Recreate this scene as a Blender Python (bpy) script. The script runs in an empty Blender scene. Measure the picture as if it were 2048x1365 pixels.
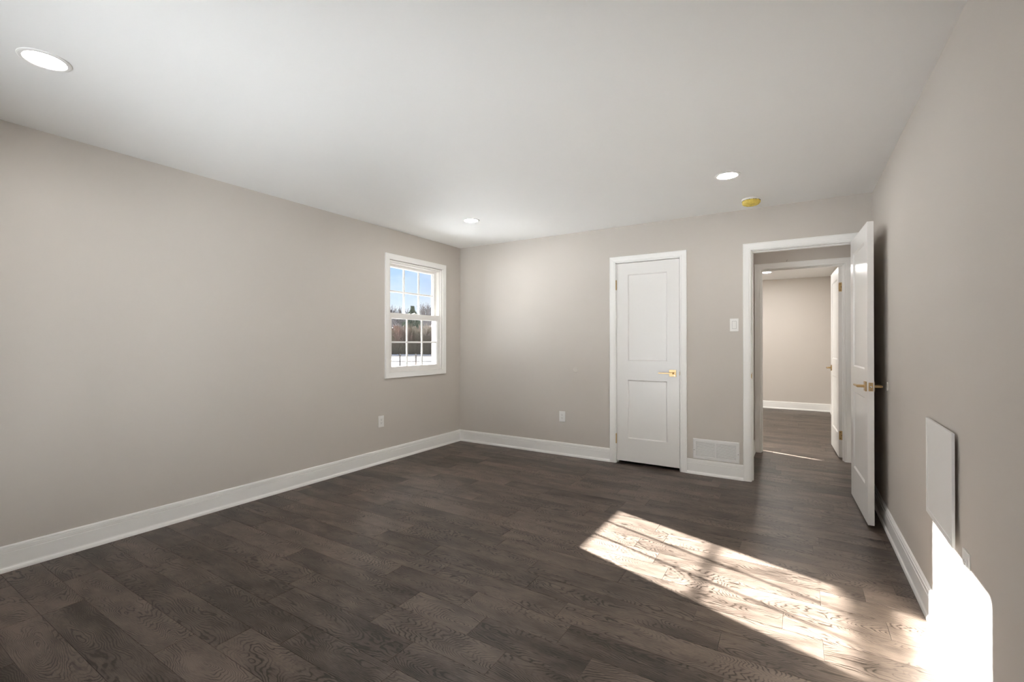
import bpy, bmesh, math, random
from mathutils import Matrix, Vector

C = bpy.context.scene.collection
sc = bpy.context.scene
random.seed(7)

# ---------------------------------------------------------------- camera
XL, YB, XR, H = -3.644, 4.625, 0.507, 2.44
YN = -0.39                    # wall behind the camera
yaw, pitch, roll = 0.55529, 0.00488, 0.00046
fwd = Vector((-math.sin(yaw) * math.cos(pitch), math.cos(yaw) * math.cos(pitch), math.sin(pitch)))
rgt = Vector((math.cos(yaw), math.sin(yaw), 0))
up = rgt.cross(fwd)
r2 = math.cos(roll) * rgt + math.sin(roll) * up
u2 = -math.sin(roll) * rgt + math.cos(roll) * up
cam = bpy.data.cameras.new('camera')
cam_o = bpy.data.objects.new('camera', cam)
C.objects.link(cam_o)
cam_o.matrix_world = Matrix(((r2.x, u2.x, -fwd.x, 0), (r2.y, u2.y, -fwd.y, 0), (r2.z, u2.z, -fwd.z, 1.2387), (0, 0, 0, 1)))
cam.sensor_width = 36
cam.lens = 920.95 / 2048 * 36
cam.shift_y = -0.768 / 2048
cam.clip_start = 0.03
cam.clip_end = 600
sc.camera = cam_o

# ---------------------------------------------------------------- light, world, exposure
LAMP = 130.0            # radiance of the recessed lenses
SUN = 104.0
SKY = 1.0
sun = bpy.data.lights.new('sun', 'SUN')
sun.energy = SUN
sun.color = (1.0, 0.99, 0.98)
sun.angle = math.radians(0.53)
sun_o = bpy.data.objects.new('sun', sun)
C.objects.link(sun_o)
sun_o.location = (-30, 12, 12)
sun_o.rotation_euler = Vector((1, -0.35, -0.383)).to_track_quat('-Z', 'Y').to_euler()

world = bpy.data.worlds.new('World')
sc.world = world
world.use_nodes = True
wn, wl = world.node_tree.nodes, world.node_tree.links
wn.clear()
wo = wn.new('ShaderNodeOutputWorld')
bg = wn.new('ShaderNodeBackground')
tc = wn.new('ShaderNodeTexCoord')
sep = wn.new('ShaderNodeSeparateXYZ')
grad = wn.new('ShaderNodeValToRGB')
grad.color_ramp.elements[0].position = 0.0
grad.color_ramp.elements[0].color = (0.80, 0.88, 1.0, 1)
grad.color_ramp.elements[1].position = 0.55
grad.color_ramp.elements[1].color = (0.22, 0.38, 0.80, 1)
e = grad.color_ramp.elements.new(0.17)
e.color = (0.42, 0.63, 1.0, 1)
cl = wn.new('ShaderNodeTexNoise')
cl.inputs['Scale'].default_value = 2.3
cl.inputs['Detail'].default_value = 6
cl.inputs['Roughness'].default_value = 0.6
mp = wn.new('ShaderNodeMapping')
mp.inputs['Scale'].default_value = (1.0, 1.0, 3.5)
mp.inputs['Location'].default_value = (0.4, 0.1, 0.3)
cr = wn.new('ShaderNodeValToRGB')
cr.color_ramp.elements[0].position = 0.36
cr.color_ramp.elements[1].position = 0.64
mx = wn.new('ShaderNodeMix')
mx.data_type = 'RGBA'
wl.new(tc.outputs['Generated'], sep.inputs[0])
wl.new(sep.outputs['Z'], grad.inputs['Fac'])
wl.new(tc.outputs['Generated'], mp.inputs['Vector'])
wl.new(mp.outputs[0], cl.inputs['Vector'])
wl.new(cl.outputs['Fac'], cr.inputs['Fac'])
wl.new(cr.outputs['Color'], mx.inputs['Factor'])
wl.new(grad.outputs['Color'], mx.inputs['A'])
mx.inputs['B'].default_value = (0.92, 0.94, 1.0, 1)
wl.new(mx.outputs['Result'], bg.inputs['Color'])
bg.inputs['Strength'].default_value = SKY
wl.new(bg.outputs[0], wo.inputs[0])

sc.view_settings.view_transform = 'Standard'
sc.view_settings.look = 'None'
sc.view_settings.gamma = 1
sc.view_settings.exposure = 0.29
sc.view_settings.use_curve_mapping = False
sc.cycles.use_denoising = True
sc.cycles.max_bounces = 14
sc.cycles.diffuse_bounces = 10
sc.cycles.glossy_bounces = 6
sc.cycles.transparent_max_bounces = 16
sc.cycles.sample_clamp_indirect = 40.0
sc.cycles.caustics_reflective = False
sc.cycles.caustics_refractive = False


# ---------------------------------------------------------------- materials
def mat(name, col, rough=0.5, metal=0.0, spec=0.5, bump=0.0, bscale=200.0, mottling=0.0, mscale=3.0):
    m = bpy.data.materials.new(name)
    m.use_nodes = True
    n, l = m.node_tree.nodes, m.node_tree.links
    b = n['Principled BSDF']
    b.inputs['Roughness'].default_value = rough
    b.inputs['Metallic'].default_value = metal
    b.inputs['Specular IOR Level'].default_value = spec
    c = (*col, 1)
    t = n.new('ShaderNodeTexCoord')
    ns = n.new('ShaderNodeTexNoise')
    ns.inputs['Scale'].default_value = mscale
    ns.inputs['Detail'].default_value = 4
    l.new(t.outputs['Object'], ns.inputs['Vector'])
    mxn = n.new('ShaderNodeMix')
    mxn.data_type = 'RGBA'
    mxn.inputs['A'].default_value = tuple(x * (1 - mottling) for x in col) + (1,)
    mxn.inputs['B'].default_value = tuple(min(1, x * (1 + mottling)) for x in col) + (1,)
    l.new(ns.outputs['Fac'], mxn.inputs['Factor'])
    l.new(mxn.outputs['Result'], b.inputs['Base Color'])
    if bump:
        nb = n.new('ShaderNodeTexNoise')
        nb.inputs['Scale'].default_value = bscale
        nb.inputs['Detail'].default_value = 3
        bp = n.new('ShaderNodeBump')
        bp.inputs['Strength'].default_value = bump
        bp.inputs['Distance'].default_value = 0.001
        l.new(t.outputs['Object'], nb.inputs['Vector'])
        l.new(nb.outputs['Fac'], bp.inputs['Height'])
        l.new(bp.outputs[0], b.inputs['Normal'])
    return m


M_WALL = mat('greige_wall_paint', (0.58, 0.538, 0.492), 0.75, spec=0.25, bump=0.25, bscale=260, mottling=0.012, mscale=1.3)
M_CEIL = mat('white_ceiling_paint', (0.84, 0.835, 0.82), 0.85, spec=0.2, bump=0.15, bscale=220, mottling=0.01)
M_TRIM = mat('white_trim_paint', (0.87, 0.86, 0.835), 0.35, spec=0.45, bump=0.05, bscale=90)
M_DOOR = mat('white_door_paint', (0.79, 0.775, 0.75), 0.28, spec=0.5, bump=0.08, bscale=60)
M_VINYL = mat('white_vinyl', (0.82, 0.80, 0.77), 0.35)
M_PLATE = mat('white_plastic_plate', (0.82, 0.81, 0.785), 0.3)
M_BRASS = mat('satin_brass', (0.54, 0.38, 0.19), 0.34, metal=1.0, mottling=0.08, mscale=40)
M_STEEL = mat('bright_steel', (0.75, 0.75, 0.76), 0.2, metal=1.0)
M_DARK = mat('dark_recess', (0.02, 0.018, 0.016), 0.9)
M_GRILLE = mat('white_enamel_metal', (0.80, 0.79, 0.775), 0.35)
M_GREY = mat('grey_slot', (0.16, 0.15, 0.14), 0.6)
M_PANEL = mat('white_painted_panel', (0.80, 0.80, 0.785), 0.4, bump=0.1, bscale=80)
M_SIDING = mat('pale_exterior_siding', (0.55, 0.53, 0.5), 0.8)
M_CLOSET = mat('closet_wall_paint', (0.35, 0.33, 0.30), 0.9)
M_SNOW = mat('snow', (0.80, 0.82, 0.86), 0.7, bump=0.4, bscale=3, mottling=0.07, mscale=0.35)
M_DIRT = mat('slushy_gravel', (0.20, 0.17, 0.14), 0.9, mottling=0.3, mscale=2)
M_BARK = mat('grey_brown_bark', (0.14, 0.105, 0.085), 0.9, mottling=0.3, mscale=2)
M_TWIG = mat('pale_grey_twigs', (0.085, 0.075, 0.075), 0.9, mottling=0.3, mscale=1)
M_RUST = mat('rusty_brown_brush', (0.19, 0.125, 0.10), 0.9, mottling=0.5, mscale=0.5)
M_OLIVE = mat('olive_brown_brush', (0.15, 0.125, 0.085), 0.9, mottling=0.5, mscale=0.5)
M_PINE = mat('dark_pine_needles', (0.045, 0.065, 0.038), 0.8, mottling=0.4, mscale=2)
M_FENCE = mat('weathered_fence_wood', (0.05, 0.042, 0.038), 0.9)
M_TURF = mat('wooded_hillside', (0.13, 0.10, 0.085), 0.95, mottling=0.6, mscale=0.6)


def glass_mat():
    m = bpy.data.materials.new('window_glass')
    m.use_nodes = True
    n, l = m.node_tree.nodes, m.node_tree.links
    n.clear()
    o = n.new('ShaderNodeOutputMaterial')
    mxs = n.new('ShaderNodeMixShader')
    tr = n.new('ShaderNodeBsdfTransparent')
    tr.inputs[0].default_value = (0.97, 0.985, 0.98, 1)
    gl = n.new('ShaderNodeBsdfGlossy')
    gl.inputs['Roughness'].default_value = 0.02
    fr = n.new('ShaderNodeFresnel')
    fr.inputs['IOR'].default_value = 1.3
    l.new(fr.outputs[0], mxs.inputs[0])
    l.new(tr.outputs[0], mxs.inputs[1])
    l.new(gl.outputs[0], mxs.inputs[2])
    l.new(mxs.outputs[0], o.inputs[0])
    return m


def emis_mat(name, col, s):
    m = bpy.data.materials.new(name)
    m.use_nodes = True
    n, l = m.node_tree.nodes, m.node_tree.links
    b = n['Principled BSDF']
    b.inputs['Base Color'].default_value = (0.8, 0.8, 0.8, 1)
    b.inputs['Emission Color'].default_value = (*col, 1)
    b.inputs['Emission Strength'].default_value = s
    return m


M_GLASS = glass_mat()
M_LENS = emis_mat('lit_lamp_lens', (1.0, 0.975, 0.945), LAMP)


M_LENS_FAR = emis_mat('lit_lamp_lens_far_room', (1.0, 0.975, 0.945), 430.0)
M_FILL_LENS_HALL = emis_mat('fill_lamp_lens_hall', (1.0, 0.975, 0.945), 45.0)  # lens of the lamp added to lift the hall


def node_math(n, l, op, a, b=None, c=None):
    x = n.new('ShaderNodeMath')
    x.operation = op
    for i, v in enumerate((a, b, c)):
        if v is None:
            continue
        if isinstance(v, (int, float)):
            x.inputs[i].default_value = v
        else:
            l.new(v, x.inputs[i])
    return x.outputs[0]


def floor_mat():
    m = bpy.data.materials.new('dark_oak_planks')
    m.use_nodes = True
    n, l = m.node_tree.nodes, m.node_tree.links
    b = n['Principled BSDF']
    A = lambda op, a, b_=None, c=None: node_math(n, l, op, a, b_, c)
    uv = n.new('ShaderNodeUVMap')
    uv.uv_map = 'UVMap'
    at = n.new('ShaderNodeAttribute')
    at.attribute_name = 'plank'
    s1 = n.new('ShaderNodeSeparateXYZ')
    l.new(uv.outputs[0], s1.inputs[0])
    s2 = n.new('ShaderNodeSeparateColor')
    l.new(at.outputs['Color'], s2.inputs[0])
    u, v = s1.outputs[0], s1.outputs[1]
    ra, rb, rc = s2.outputs[0], s2.outputs[1], s2.outputs[2]

    def vec(x, y, z):
        q = n.new('ShaderNodeCombineXYZ')
        for i, k in enumerate((x, y, z)):
            if isinstance(k, (int, float)):
                q.inputs[i].default_value = k
            else:
                l.new(k, q.inputs[i])
        return q.outputs[0]

    def noise(vc, scale, detail=3, rough=0.5, dist=0.0):
        q = n.new('ShaderNodeTexNoise')
        q.inputs['Scale'].default_value = scale
        q.inputs['Detail'].default_value = detail
        q.inputs['Roughness'].default_value = rough
        q.inputs['Distortion'].default_value = dist
        l.new(vc, q.inputs['Vector'])
        return q.outputs['Fac']

    seed = A('MULTIPLY', ra, 91.0)
    seed2 = A('MULTIPLY', rb, 57.0)
    # cathedral rings: distance from an off-centre heart line, stretched along the plank
    vv = A('SUBTRACT', v, A('MULTIPLY', A('SUBTRACT', rb, 0.5), 0.16))
    uu = A('MULTIPLY', A('SUBTRACT', u, A('MULTIPLY', ra, 0.9)), A('MULTIPLY_ADD', rc, 0.16, 0.09))
    low = noise(vec(A('MULTIPLY', u, 3.2), A('MULTIPLY', v, 9.0), seed), 1.0, 2, 0.5, 0.4)
    wob = noise(vec(A('MULTIPLY', u, 14.0), A('MULTIPLY', v, 38.0), seed2), 1.0, 2)
    q = A('SQRT', A('ADD', A('MULTIPLY', vv, vv), A('MULTIPLY', uu, uu)))
    q = A('ADD', q, A('MULTIPLY', low, 0.12))
    q = A('ADD', q, A('MULTIPLY', wob, 0.012))
    ph = A('MULTIPLY', q, A('MULTIPLY_ADD', rb, 380.0, 700.0))
    sn = A('MULTIPLY_ADD', A('SINE', ph), 0.5, 0.5)
    ring = A('POWER', sn, 4.0)
    patchy = noise(vec(A('MULTIPLY', u, 5.0), A('MULTIPLY', v, 14.0), A('ADD', seed, 5.0)), 1.0, 2)
    rs = n.new('ShaderNodeMapRange')
    rs.inputs['From Min'].default_value = 0.36
    rs.inputs['From Max'].default_value = 0.60
    rs.inputs['To Min'].default_value = 0.16
    l.new(patchy, rs.inputs['Value'])
    ring = A('MULTIPLY', ring, rs.outputs[0])
    fib = noise(vec(A('MULTIPLY', u, 26.0), A('MULTIPLY', v, 420.0), seed), 1.0, 3, 0.65)
    pore = noise(vec(A('MULTIPLY', u, 55.0), A('MULTIPLY', v, 700.0), seed2), 1.0, 2, 0.6)
    cloud = noise(vec(A('MULTIPLY', u, 4.5), A('MULTIPLY', v, 11.0), A('ADD', seed2, 3.0)), 1.0, 3, 0.55)
    cr_ = n.new('ShaderNodeValToRGB')
    cr_.color_ramp.elements[0].color = (0.026, 0.0175, 0.0122, 1)
    cr_.color_ramp.elements[1].color = (0.162, 0.122, 0.097, 1)
    cr_.color_ramp.elements[0].position = 0.10
    cr_.color_ramp.elements[1].position = 0.88
    t = A('MULTIPLY_ADD', A('SUBTRACT', cloud, 0.5), 1.15, 0.53)
    t = A('ADD', t, A('MULTIPLY', A('SUBTRACT', rc, 0.5), 0.30))
    t = A('ADD', t, A('MULTIPLY', A('SUBTRACT', fib, 0.5), 0.9))
    t = A('SUBTRACT', t, A('MULTIPLY', ring, 0.62))
    l.new(t, cr_.inputs['Fac'])
    l.new(cr_.outputs['Color'], b.inputs['Base Color'])
    hgt = A('ADD', A('MULTIPLY', ring, -0.6), A('MULTIPLY', pore, 0.5))
    bp = n.new('ShaderNodeBump')
    bp.inputs['Strength'].default_value = 0.45
    bp.inputs['Distance'].default_value = 0.0006
    l.new(hgt, bp.inputs['Height'])
    l.new(bp.outputs[0], b.inputs['Normal'])
    rr = A('MULTIPLY_ADD', fib, 0.16, 0.32)
    l.new(rr, b.inputs['Roughness'])
    b.inputs['Specular IOR Level'].default_value = 0.3
    return m


M_FLOOR = floor_mat()


# ---------------------------------------------------------------- mesh helpers
def box(bm, x0, x1, y0, y1, z0, z1, bev=0.0):
    r = bmesh.ops.create_cube(bm, size=1)
    vs = r['verts']
    for w in vs:
        w.co = Vector(((x0 + x1) / 2 + w.co.x * (x1 - x0), (y0 + y1) / 2 + w.co.y * (y1 - y0), (z0 + z1) / 2 + w.co.z * (z1 - z0)))
    if bev:
        es = list({e_ for w in vs for e_ in w.link_edges})
        bmesh.ops.bevel(bm, geom=es, offset=bev, segments=2, affect='EDGES', profile=0.7)
    return vs


def tbox(bm, m, x0, x1, y0, y1, z0, z1, bev=0.0):
    """box built apart and moved by matrix m"""
    b2 = bmesh.new()
    box(b2, x0, x1, y0, y1, z0, z1, bev)
    b2.transform(m)
    me = bpy.data.meshes.new('t')
    b2.to_mesh(me)
    b2.free()
    bm.from_mesh(me)
    bpy.data.meshes.remove(me)


def cyl(bm, p0, p1, r, seg=20, r1=None):
    p0, p1 = Vector(p0), Vector(p1)
    d = p1 - p0
    q = d.to_track_quat('Z', 'Y').to_matrix().to_4x4()
    res = bmesh.ops.create_cone(bm, cap_ends=True, segments=seg, radius1=r, radius2=r if r1 is None else r1, depth=d.length)
    bmesh.ops.transform(bm, matrix=Matrix.Translation((p0 + p1) / 2) @ q, verts=res['verts'])
    return res['verts']


def lathe(bm, prof, seg=48, axis_z=True):
    rings = []
    for r, z in prof:
        if r < 1e-6:
            rings.append([bm.verts.new((0, 0, z))])
        else:
            rings.append([bm.verts.new((r * math.cos(2 * math.pi * k / seg), r * math.sin(2 * math.pi * k / seg), z)) for k in range(seg)])
    for a, b in zip(rings, rings[1:]):
        for k in range(seg):
            k2 = (k + 1) % seg
            if len(a) == 1 and len(b) > 1:
                bm.faces.new((a[0], b[k], b[k2]))
            elif len(b) == 1 and len(a) > 1:
                bm.faces.new((a[k], a[k2], b[0]))
            elif len(a) > 1:
                bm.faces.new((a[k], a[k2], b[k2], b[k]))


def obj(name, bm, m, parent=None, loc=None, rot=None, smooth=False):
    bmesh.ops.recalc_face_normals(bm, faces=bm.faces)
    me = bpy.data.meshes.new(name)
    bm.to_mesh(me)
    bm.free()
    me.materials.append(m)
    if smooth:
        for p in me.polygons:
            p.use_smooth = True
    o = bpy.data.objects.new(name, me)
    C.objects.link(o)
    if parent:
        o.parent = parent
    if loc:
        o.location = loc
    if rot:
        o.rotation_euler = rot
    return o


def empty(name, loc=(0, 0, 0), rot=(0, 0, 0), parent=None):
    o = bpy.data.objects.new(name, None)
    o.empty_display_size = 0.1
    C.objects.link(o)
    o.location = loc
    o.rotation_euler = rot
    if parent:
        o.parent = parent
    return o


def tag(o, label, cat, group=None, kind=None):
    if label:
        o['label'] = label
    if cat:
        o['category'] = cat
    if group:
        o['group'] = group
    if kind:
        o['kind'] = kind
    return o


def struct(name, bm, m, label=None, parent=None):
    o = obj(name, bm, m, parent)
    if not parent:
        o['kind'] = 'structure'
    if label:
        o['label'] = label
    return o


def dup(root, loc, rotz=0.0, scale=1.0, label=None, group=None):
    r = root.copy()
    C.objects.link(r)
    r.location = loc
    r.rotation_euler = (0, 0, rotz)
    r.scale = (scale, scale, scale)
    if label:
        r['label'] = label
    if group:
        r['group'] = group
    for ch in list(root.children):
        c = ch.copy()
        C.objects.link(c)
        c.parent = r
        for g in list(ch.children):
            d = g.copy()
            C.objects.link(d)
            d.parent = c
    return r


def frame_sweep(bm, x0, x1, z0, z1, prof, y_face, sgn, closed):
    """mitred frame round the rectangle; prof = (outward offset, stand-off); y = y_face + sgn*stand-off"""
    if closed:
        pts = [(x0, z0, -1, -1), (x0, z1, -1, 1), (x1, z1, 1, 1), (x1, z0, 1, -1)]
    else:
        pts = [(x0, z0, -1, 0), (x0, z1, -1, 1), (x1, z1, 1, 1), (x1, z0, 1, 0)]
    rings = []
    for (x, z, dx, dz) in pts:
        rings.append([bm.verts.new((x + dx * o, y_face + sgn * t, z + dz * o)) for o, t in prof])
    n = len(prof)
    segs = list(zip(rings, rings[1:]))
    if closed:
        segs.append((rings[-1], rings[0]))
    for a, b in segs:
        for k in range(n):
            k2 = (k + 1) % n
            bm.faces.new((a[k], a[k2], b[k2], b[k]))
    if not closed:
        bm.faces.new(rings[0])
        bm.faces.new(list(reversed(rings[-1])))


CASING = [(0.0, 0.0), (0.0, 0.0095), (0.0025, 0.0115), (0.0115, 0.012), (0.0125, 0.0105), (0.0145, 0.0105), (0.016, 0.013),
          (0.036, 0.0155), (0.052, 0.0165), (0.0545, 0.018), (0.0595, 0.018), (0.062, 0.0155), (0.062, 0.0)]
BASE = [(0.0, 0.0), (0.021, 0.0), (0.0205, 0.010), (0.018, 0.018), (0.0135, 0.024), (0.0125, 0.030), (0.0125, 0.1005), (0.0090, 0.1020),
        (0.0090, 0.1045), (0.0125, 0.1060), (0.0125, 0.1245), (0.0080, 0.1262), (0.0080, 0.1285), (0.0115, 0.130), (0.009, 0.1365),
        (0.004, 0.140), (0.0, 0.140)]


def baseboard(bm, p0, p1, nrm, m0, m1):
    """profile along p0->p1 (2D), standing off along nrm; m = 1 mitre inward at that end, 0 square"""
    p0, p1, nrm = Vector(p0), Vector(p1), Vector(nrm)
    d = (p1 - p0).normalized()
    a = [bm.verts.new((*(p0 + nrm * t + d * (t * m0)), z)) for t, z in BASE]
    b = [bm.verts.new((*(p1 + nrm * t - d * (t * m1)), z)) for t, z in BASE]
    n = len(BASE)
    for k in range(n):
        k2 = (k + 1) % n
        bm.faces.new((a[k], a[k2], b[k2], b[k]))
    bm.faces.new(a)
    bm.faces.new(list(reversed(b)))


# ---------------------------------------------------------------- plan
ZH = 2.062                       # jamb head
CX0, CX1 = -1.597, -0.967        # closet opening
EX0, EX1 = -0.350, 0.405         # entry opening
RX1 = 0.410                      # far room opening right side
YBB = 4.740                      # hall side of the back wall
YH, YHB = 5.905, 6.020           # wall between hall and far room
YF = 10.03                       # far wall of the far room
HX = -0.428                      # left wall of the little hall
JT = 0.018
WT = 0.155                       # exterior wall thickness
WZ0, WZ1 = 0.925, 2.12
WW = 0.847


def wall_holes(bm, a0, a1, holes, put, z1=H, z0=0.0):
    """rectangular wall from a0 to a1 with holes [(h0,h1,z0,z1)] sorted; put(bm, a, b, z0, z1)"""
    cur = a0
    for h0, h1, hz0, hz1 in holes:
        put(bm, cur, h0, z0, z1)
        if hz0 > z0:
            put(bm, h0, h1, z0, hz0)
        put(bm, h0, h1, hz1, z1)
        cur = h1
    put(bm, cur, a1, z0, z1)


# left wall: window 1 (y 3.425), and a window lighting the far room
W4Y = 6.45
bm = bmesh.new()
wall_holes(bm, YN - 0.155, YF + 0.155, [(3.425, 3.425 + WW, WZ0, WZ1), (W4Y, W4Y + WW, WZ0, WZ1)],
           lambda b, p, q, s, t: box(b, XL - WT, XL, p, q, s, t), z0=-0.02)
struct('wall_left', bm, M_WALL, 'long greige painted wall with the window in it')
# back wall
bm = bmesh.new()
wall_holes(bm, XL, XR, [(CX0 - JT, CX1 + JT, 0, ZH + JT), (EX0 - JT, EX1 + JT, 0, ZH + JT)],
           lambda b, p, q, s, t: box(b, p, q, YB, YBB, s, t))
struct('wall_back', bm, M_WALL, 'greige painted back wall with the closet door and the open doorway')
bm = bmesh.new()
box(bm, XR, XR + 0.12, YN - 0.155, YF + 0.155, -0.02, H)
struct('wall_right', bm, M_WALL, 'greige painted wall at the right with the access panel')
# near wall with the added glass door
GX0, GX1, GZ1 = -2.95, -1.20, 2.08      # opening for the added glass door that brightens the ceiling
bm = bmesh.new()
wall_holes(bm, XL, XR, [(GX0, GX1, 0.0, GZ1)],
           lambda b, p, q, s, t: box(b, p, q, YN - WT, YN, s, t))
struct('wall_near', bm, M_WALL, 'greige wall behind the camera')
bm = bmesh.new()
box(bm, XL, XR, YF, YF + 0.12, 0, H)
struct('wall_far', bm, M_WALL, 'greige far wall of the room beyond the hall')
bm = bmesh.new()
wall_holes(bm, XL, XR, [(EX0 - JT, RX1 + JT, 0, ZH + JT)], lambda b, p, q, s, t: box(b, p, q, YH, YHB, s, t))
struct('wall_hall_back', bm, M_WALL, 'greige wall of the hall with the second doorway')
bm = bmesh.new()
box(bm, HX - 0.10, HX, YBB, YH, 0, H)
struct('wall_hall_left', bm, M_WALL, 'short greige wall on the left of the hall')
bm = bmesh.new()
box(bm, -2.20, -2.10, YBB, YH, 0, H)
struct('wall_closet_left', bm, M_CLOSET, 'inner side wall of the closet')
bm = bmesh.new()
box(bm, XL - 0.35, XR + 0.30, YN - 0.40, YF + 0.40, H, H + 0.20)
struct('ceiling', bm, M_CEIL, 'smooth white ceiling')
bm = bmesh.new()
box(bm, XL - WT, XR + 0.12, YN - WT, YF + 0.155, -0.52, -0.0205)
struct('trim_foundation', bm, M_SIDING, 'foundation under the floor')


# floor planks
def build_floor():
    W = 0.151
    x0, x1, y0, y1 = XL, XR, YN, YF
    known = {4: [-2.92], 5: [-2.18], 6: [-2.02], 7: [-2.60, -1.81], 8: [-2.165], 9: [-0.996], 10: [-1.196, -0.69], 11: [-1.866, -1.355, -0.847],
             12: [-1.65, -0.934], 13: [-1.855, -0.28], 14: [-1.255, -0.40], 15: [-0.794], 17: [-0.695], 18: [-0.848], 20: [-0.80], 21: [-1.207],
             3: [-2.93], 2: [-3.1]}
    verts, faces, cols, uvs = [], [], [], []
    rnd = random.Random(21)
    k = math.floor((y0 - 0.051) / W)
    while 0.051 + k * W < y1:
        ya, yb = max(y0, 0.051 + k * W), min(y1, 0.051 + (k + 1) * W)
        js = sorted(known.get(k, []))
        cuts = list(js)
        if not cuts:
            cuts = [x0 + rnd.uniform(0.1, 0.9)]
        while cuts[-1] < x1:
            cuts.append(cuts[-1] + rnd.choice([0.42, 0.51, 0.62, 0.78, 0.95, 1.1, 1.2]) * rnd.uniform(0.93, 1.07))
        while cuts[0] > x0:
            cuts.insert(0, cuts[0] - rnd.choice([0.42, 0.51, 0.62, 0.78, 0.95, 1.1, 1.2]) * rnd.uniform(0.93, 1.07))
        out = [cuts[0]]
        for a, b in zip(cuts, cuts[1:]):
            if b - a > 1.3:
                out.append(a + (b - a) * rnd.uniform(0.4, 0.6))
            out.append(b)
        cuts = out
        yc = 0.051 + (k + 0.5) * W
        for a, b in zip(cuts, cuts[1:]):
            xa, xb = max(a, x0), min(b, x1)
            if xb - xa < 0.01:
                continue
            g, c, zz = 0.00035, 0.0011, -0.0011
            i = len(verts)
            o_ = [(xa + g, ya + g), (xb - g, ya + g), (xb - g, yb - g), (xa + g, yb - g)]
            q_ = [(xa + c, ya + c), (xb - c, ya + c), (xb - c, yb - c), (xa + c, yb - c)]
            verts += [(x, y, zz) for x, y in o_] + [(x, y, 0) for x, y in q_]
            fs = [(i + 4, i + 5, i + 6, i + 7)] + [(i + j, i + (j + 1) % 4, i + 4 + (j + 1) % 4, i + 4 + j) for j in range(4)]
            faces += fs
            tone = rnd.random()
            if rnd.random() < 0.12:
                tone = rnd.uniform(-0.35, 0.0)
            if rnd.random() < 0.10:
                tone = rnd.uniform(1.0, 1.3)
            rc = (rnd.random(), rnd.random(), tone, 1)
            off = rnd.uniform(-0.3, 0.3)
            pts = o_ + q_
            for f in fs:
                for vi in f:
                    cols.append(rc)
                    x, y = pts[vi - i]
                    uvs.append((x - a + off, y - yc))
        k += 1
    me = bpy.data.meshes.new('floor')
    me.from_pydata(verts, [], faces)
    ca = me.color_attributes.new('plank', 'FLOAT_COLOR', 'CORNER')
    ul = me.uv_layers.new(name='UVMap')
    for i, c in enumerate(cols):
        ca.data[i].color = c
        ul.data[i].uv = uvs[i]
    me.materials.append(M_FLOOR)
    o = bpy.data.objects.new('floor', me)
    C.objects.link(o)
    tag(o, 'dark grey-brown oak plank floor', None, kind='structure')
    bm = bmesh.new()
    box(bm, x0, x1, y0, y1, -0.0200, -0.0012)
    b = obj('subfloor', bm, M_DARK, o)


build_floor()

# baseboards
CO = 0.005 + 0.062   # casing outer offset from the jamb
bm = bmesh.new()
baseboard(bm, (XL, YN), (XL, YB), (1, 0), 1, 1)
struct('baseboard_left', bm, M_TRIM, 'tall white moulded baseboard along the window wall')
bm = bmesh.new()
baseboard(bm, (XL, YB), (CX0 - CO, YB), (0, -1), 1, 0)
struct('baseboard_back', bm, M_TRIM, 'white baseboard left of the closet door')
bm = bmesh.new()
baseboard(bm, (CX1 + CO, YB), (EX0 - CO, YB), (0, -1), 0, 0)
struct('baseboard_back', bm, M_TRIM, 'short white baseboard under the vent grille')
bm = bmesh.new()
baseboard(bm, (EX1 + CO, YB), (XR, YB), (0, -1), 0, 1)
struct('baseboard_back', bm, M_TRIM, 'sliver of white baseboard behind the open door')
bm = bmesh.new()
baseboard(bm, (XR, YN), (XR, YB), (-1, 0), 1, 1)
struct('baseboard_right', bm, M_TRIM, 'white baseboard along the right wall, partly sunlit')
bm = bmesh.new()
baseboard(bm, (XL, YN), (GX0 - 0.065, YN), (0, 1), 1, 0)
struct('baseboard_near', bm, M_TRIM)
bm = bmesh.new()
baseboard(bm, (GX1 + 0.065, YN), (XR, YN), (0, 1), 0, 1)
struct('baseboard_near', bm, M_TRIM)
bm = bmesh.new()
baseboard(bm, (HX, YBB), (HX, YH), (1, 0), 1, 1)
struct('baseboard_hall', bm, M_TRIM)
bm = bmesh.new()
baseboard(bm, (XR, YBB), (XR, YH), (-1, 0), 1, 1)
struct('baseboard_hall', bm, M_TRIM)
bm = bmesh.new()
baseboard(bm, (XL, YF), (XR, YF), (0, -1), 1, 1)
struct('baseboard_far', bm, M_TRIM, 'white baseboard on the far wall beyond the hall')
bm = bmesh.new()
baseboard(bm, (XR, YHB), (XR, YF), (-1, 0), 1, 1)
struct('baseboard_far_right', bm, M_TRIM, 'white baseboard beyond the second door')
bm = bmesh.new()
baseboard(bm, (XL, YHB), (XL, YF), (1, 0), 1, 1)
struct('baseboard_far_left', bm, M_TRIM)


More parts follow.
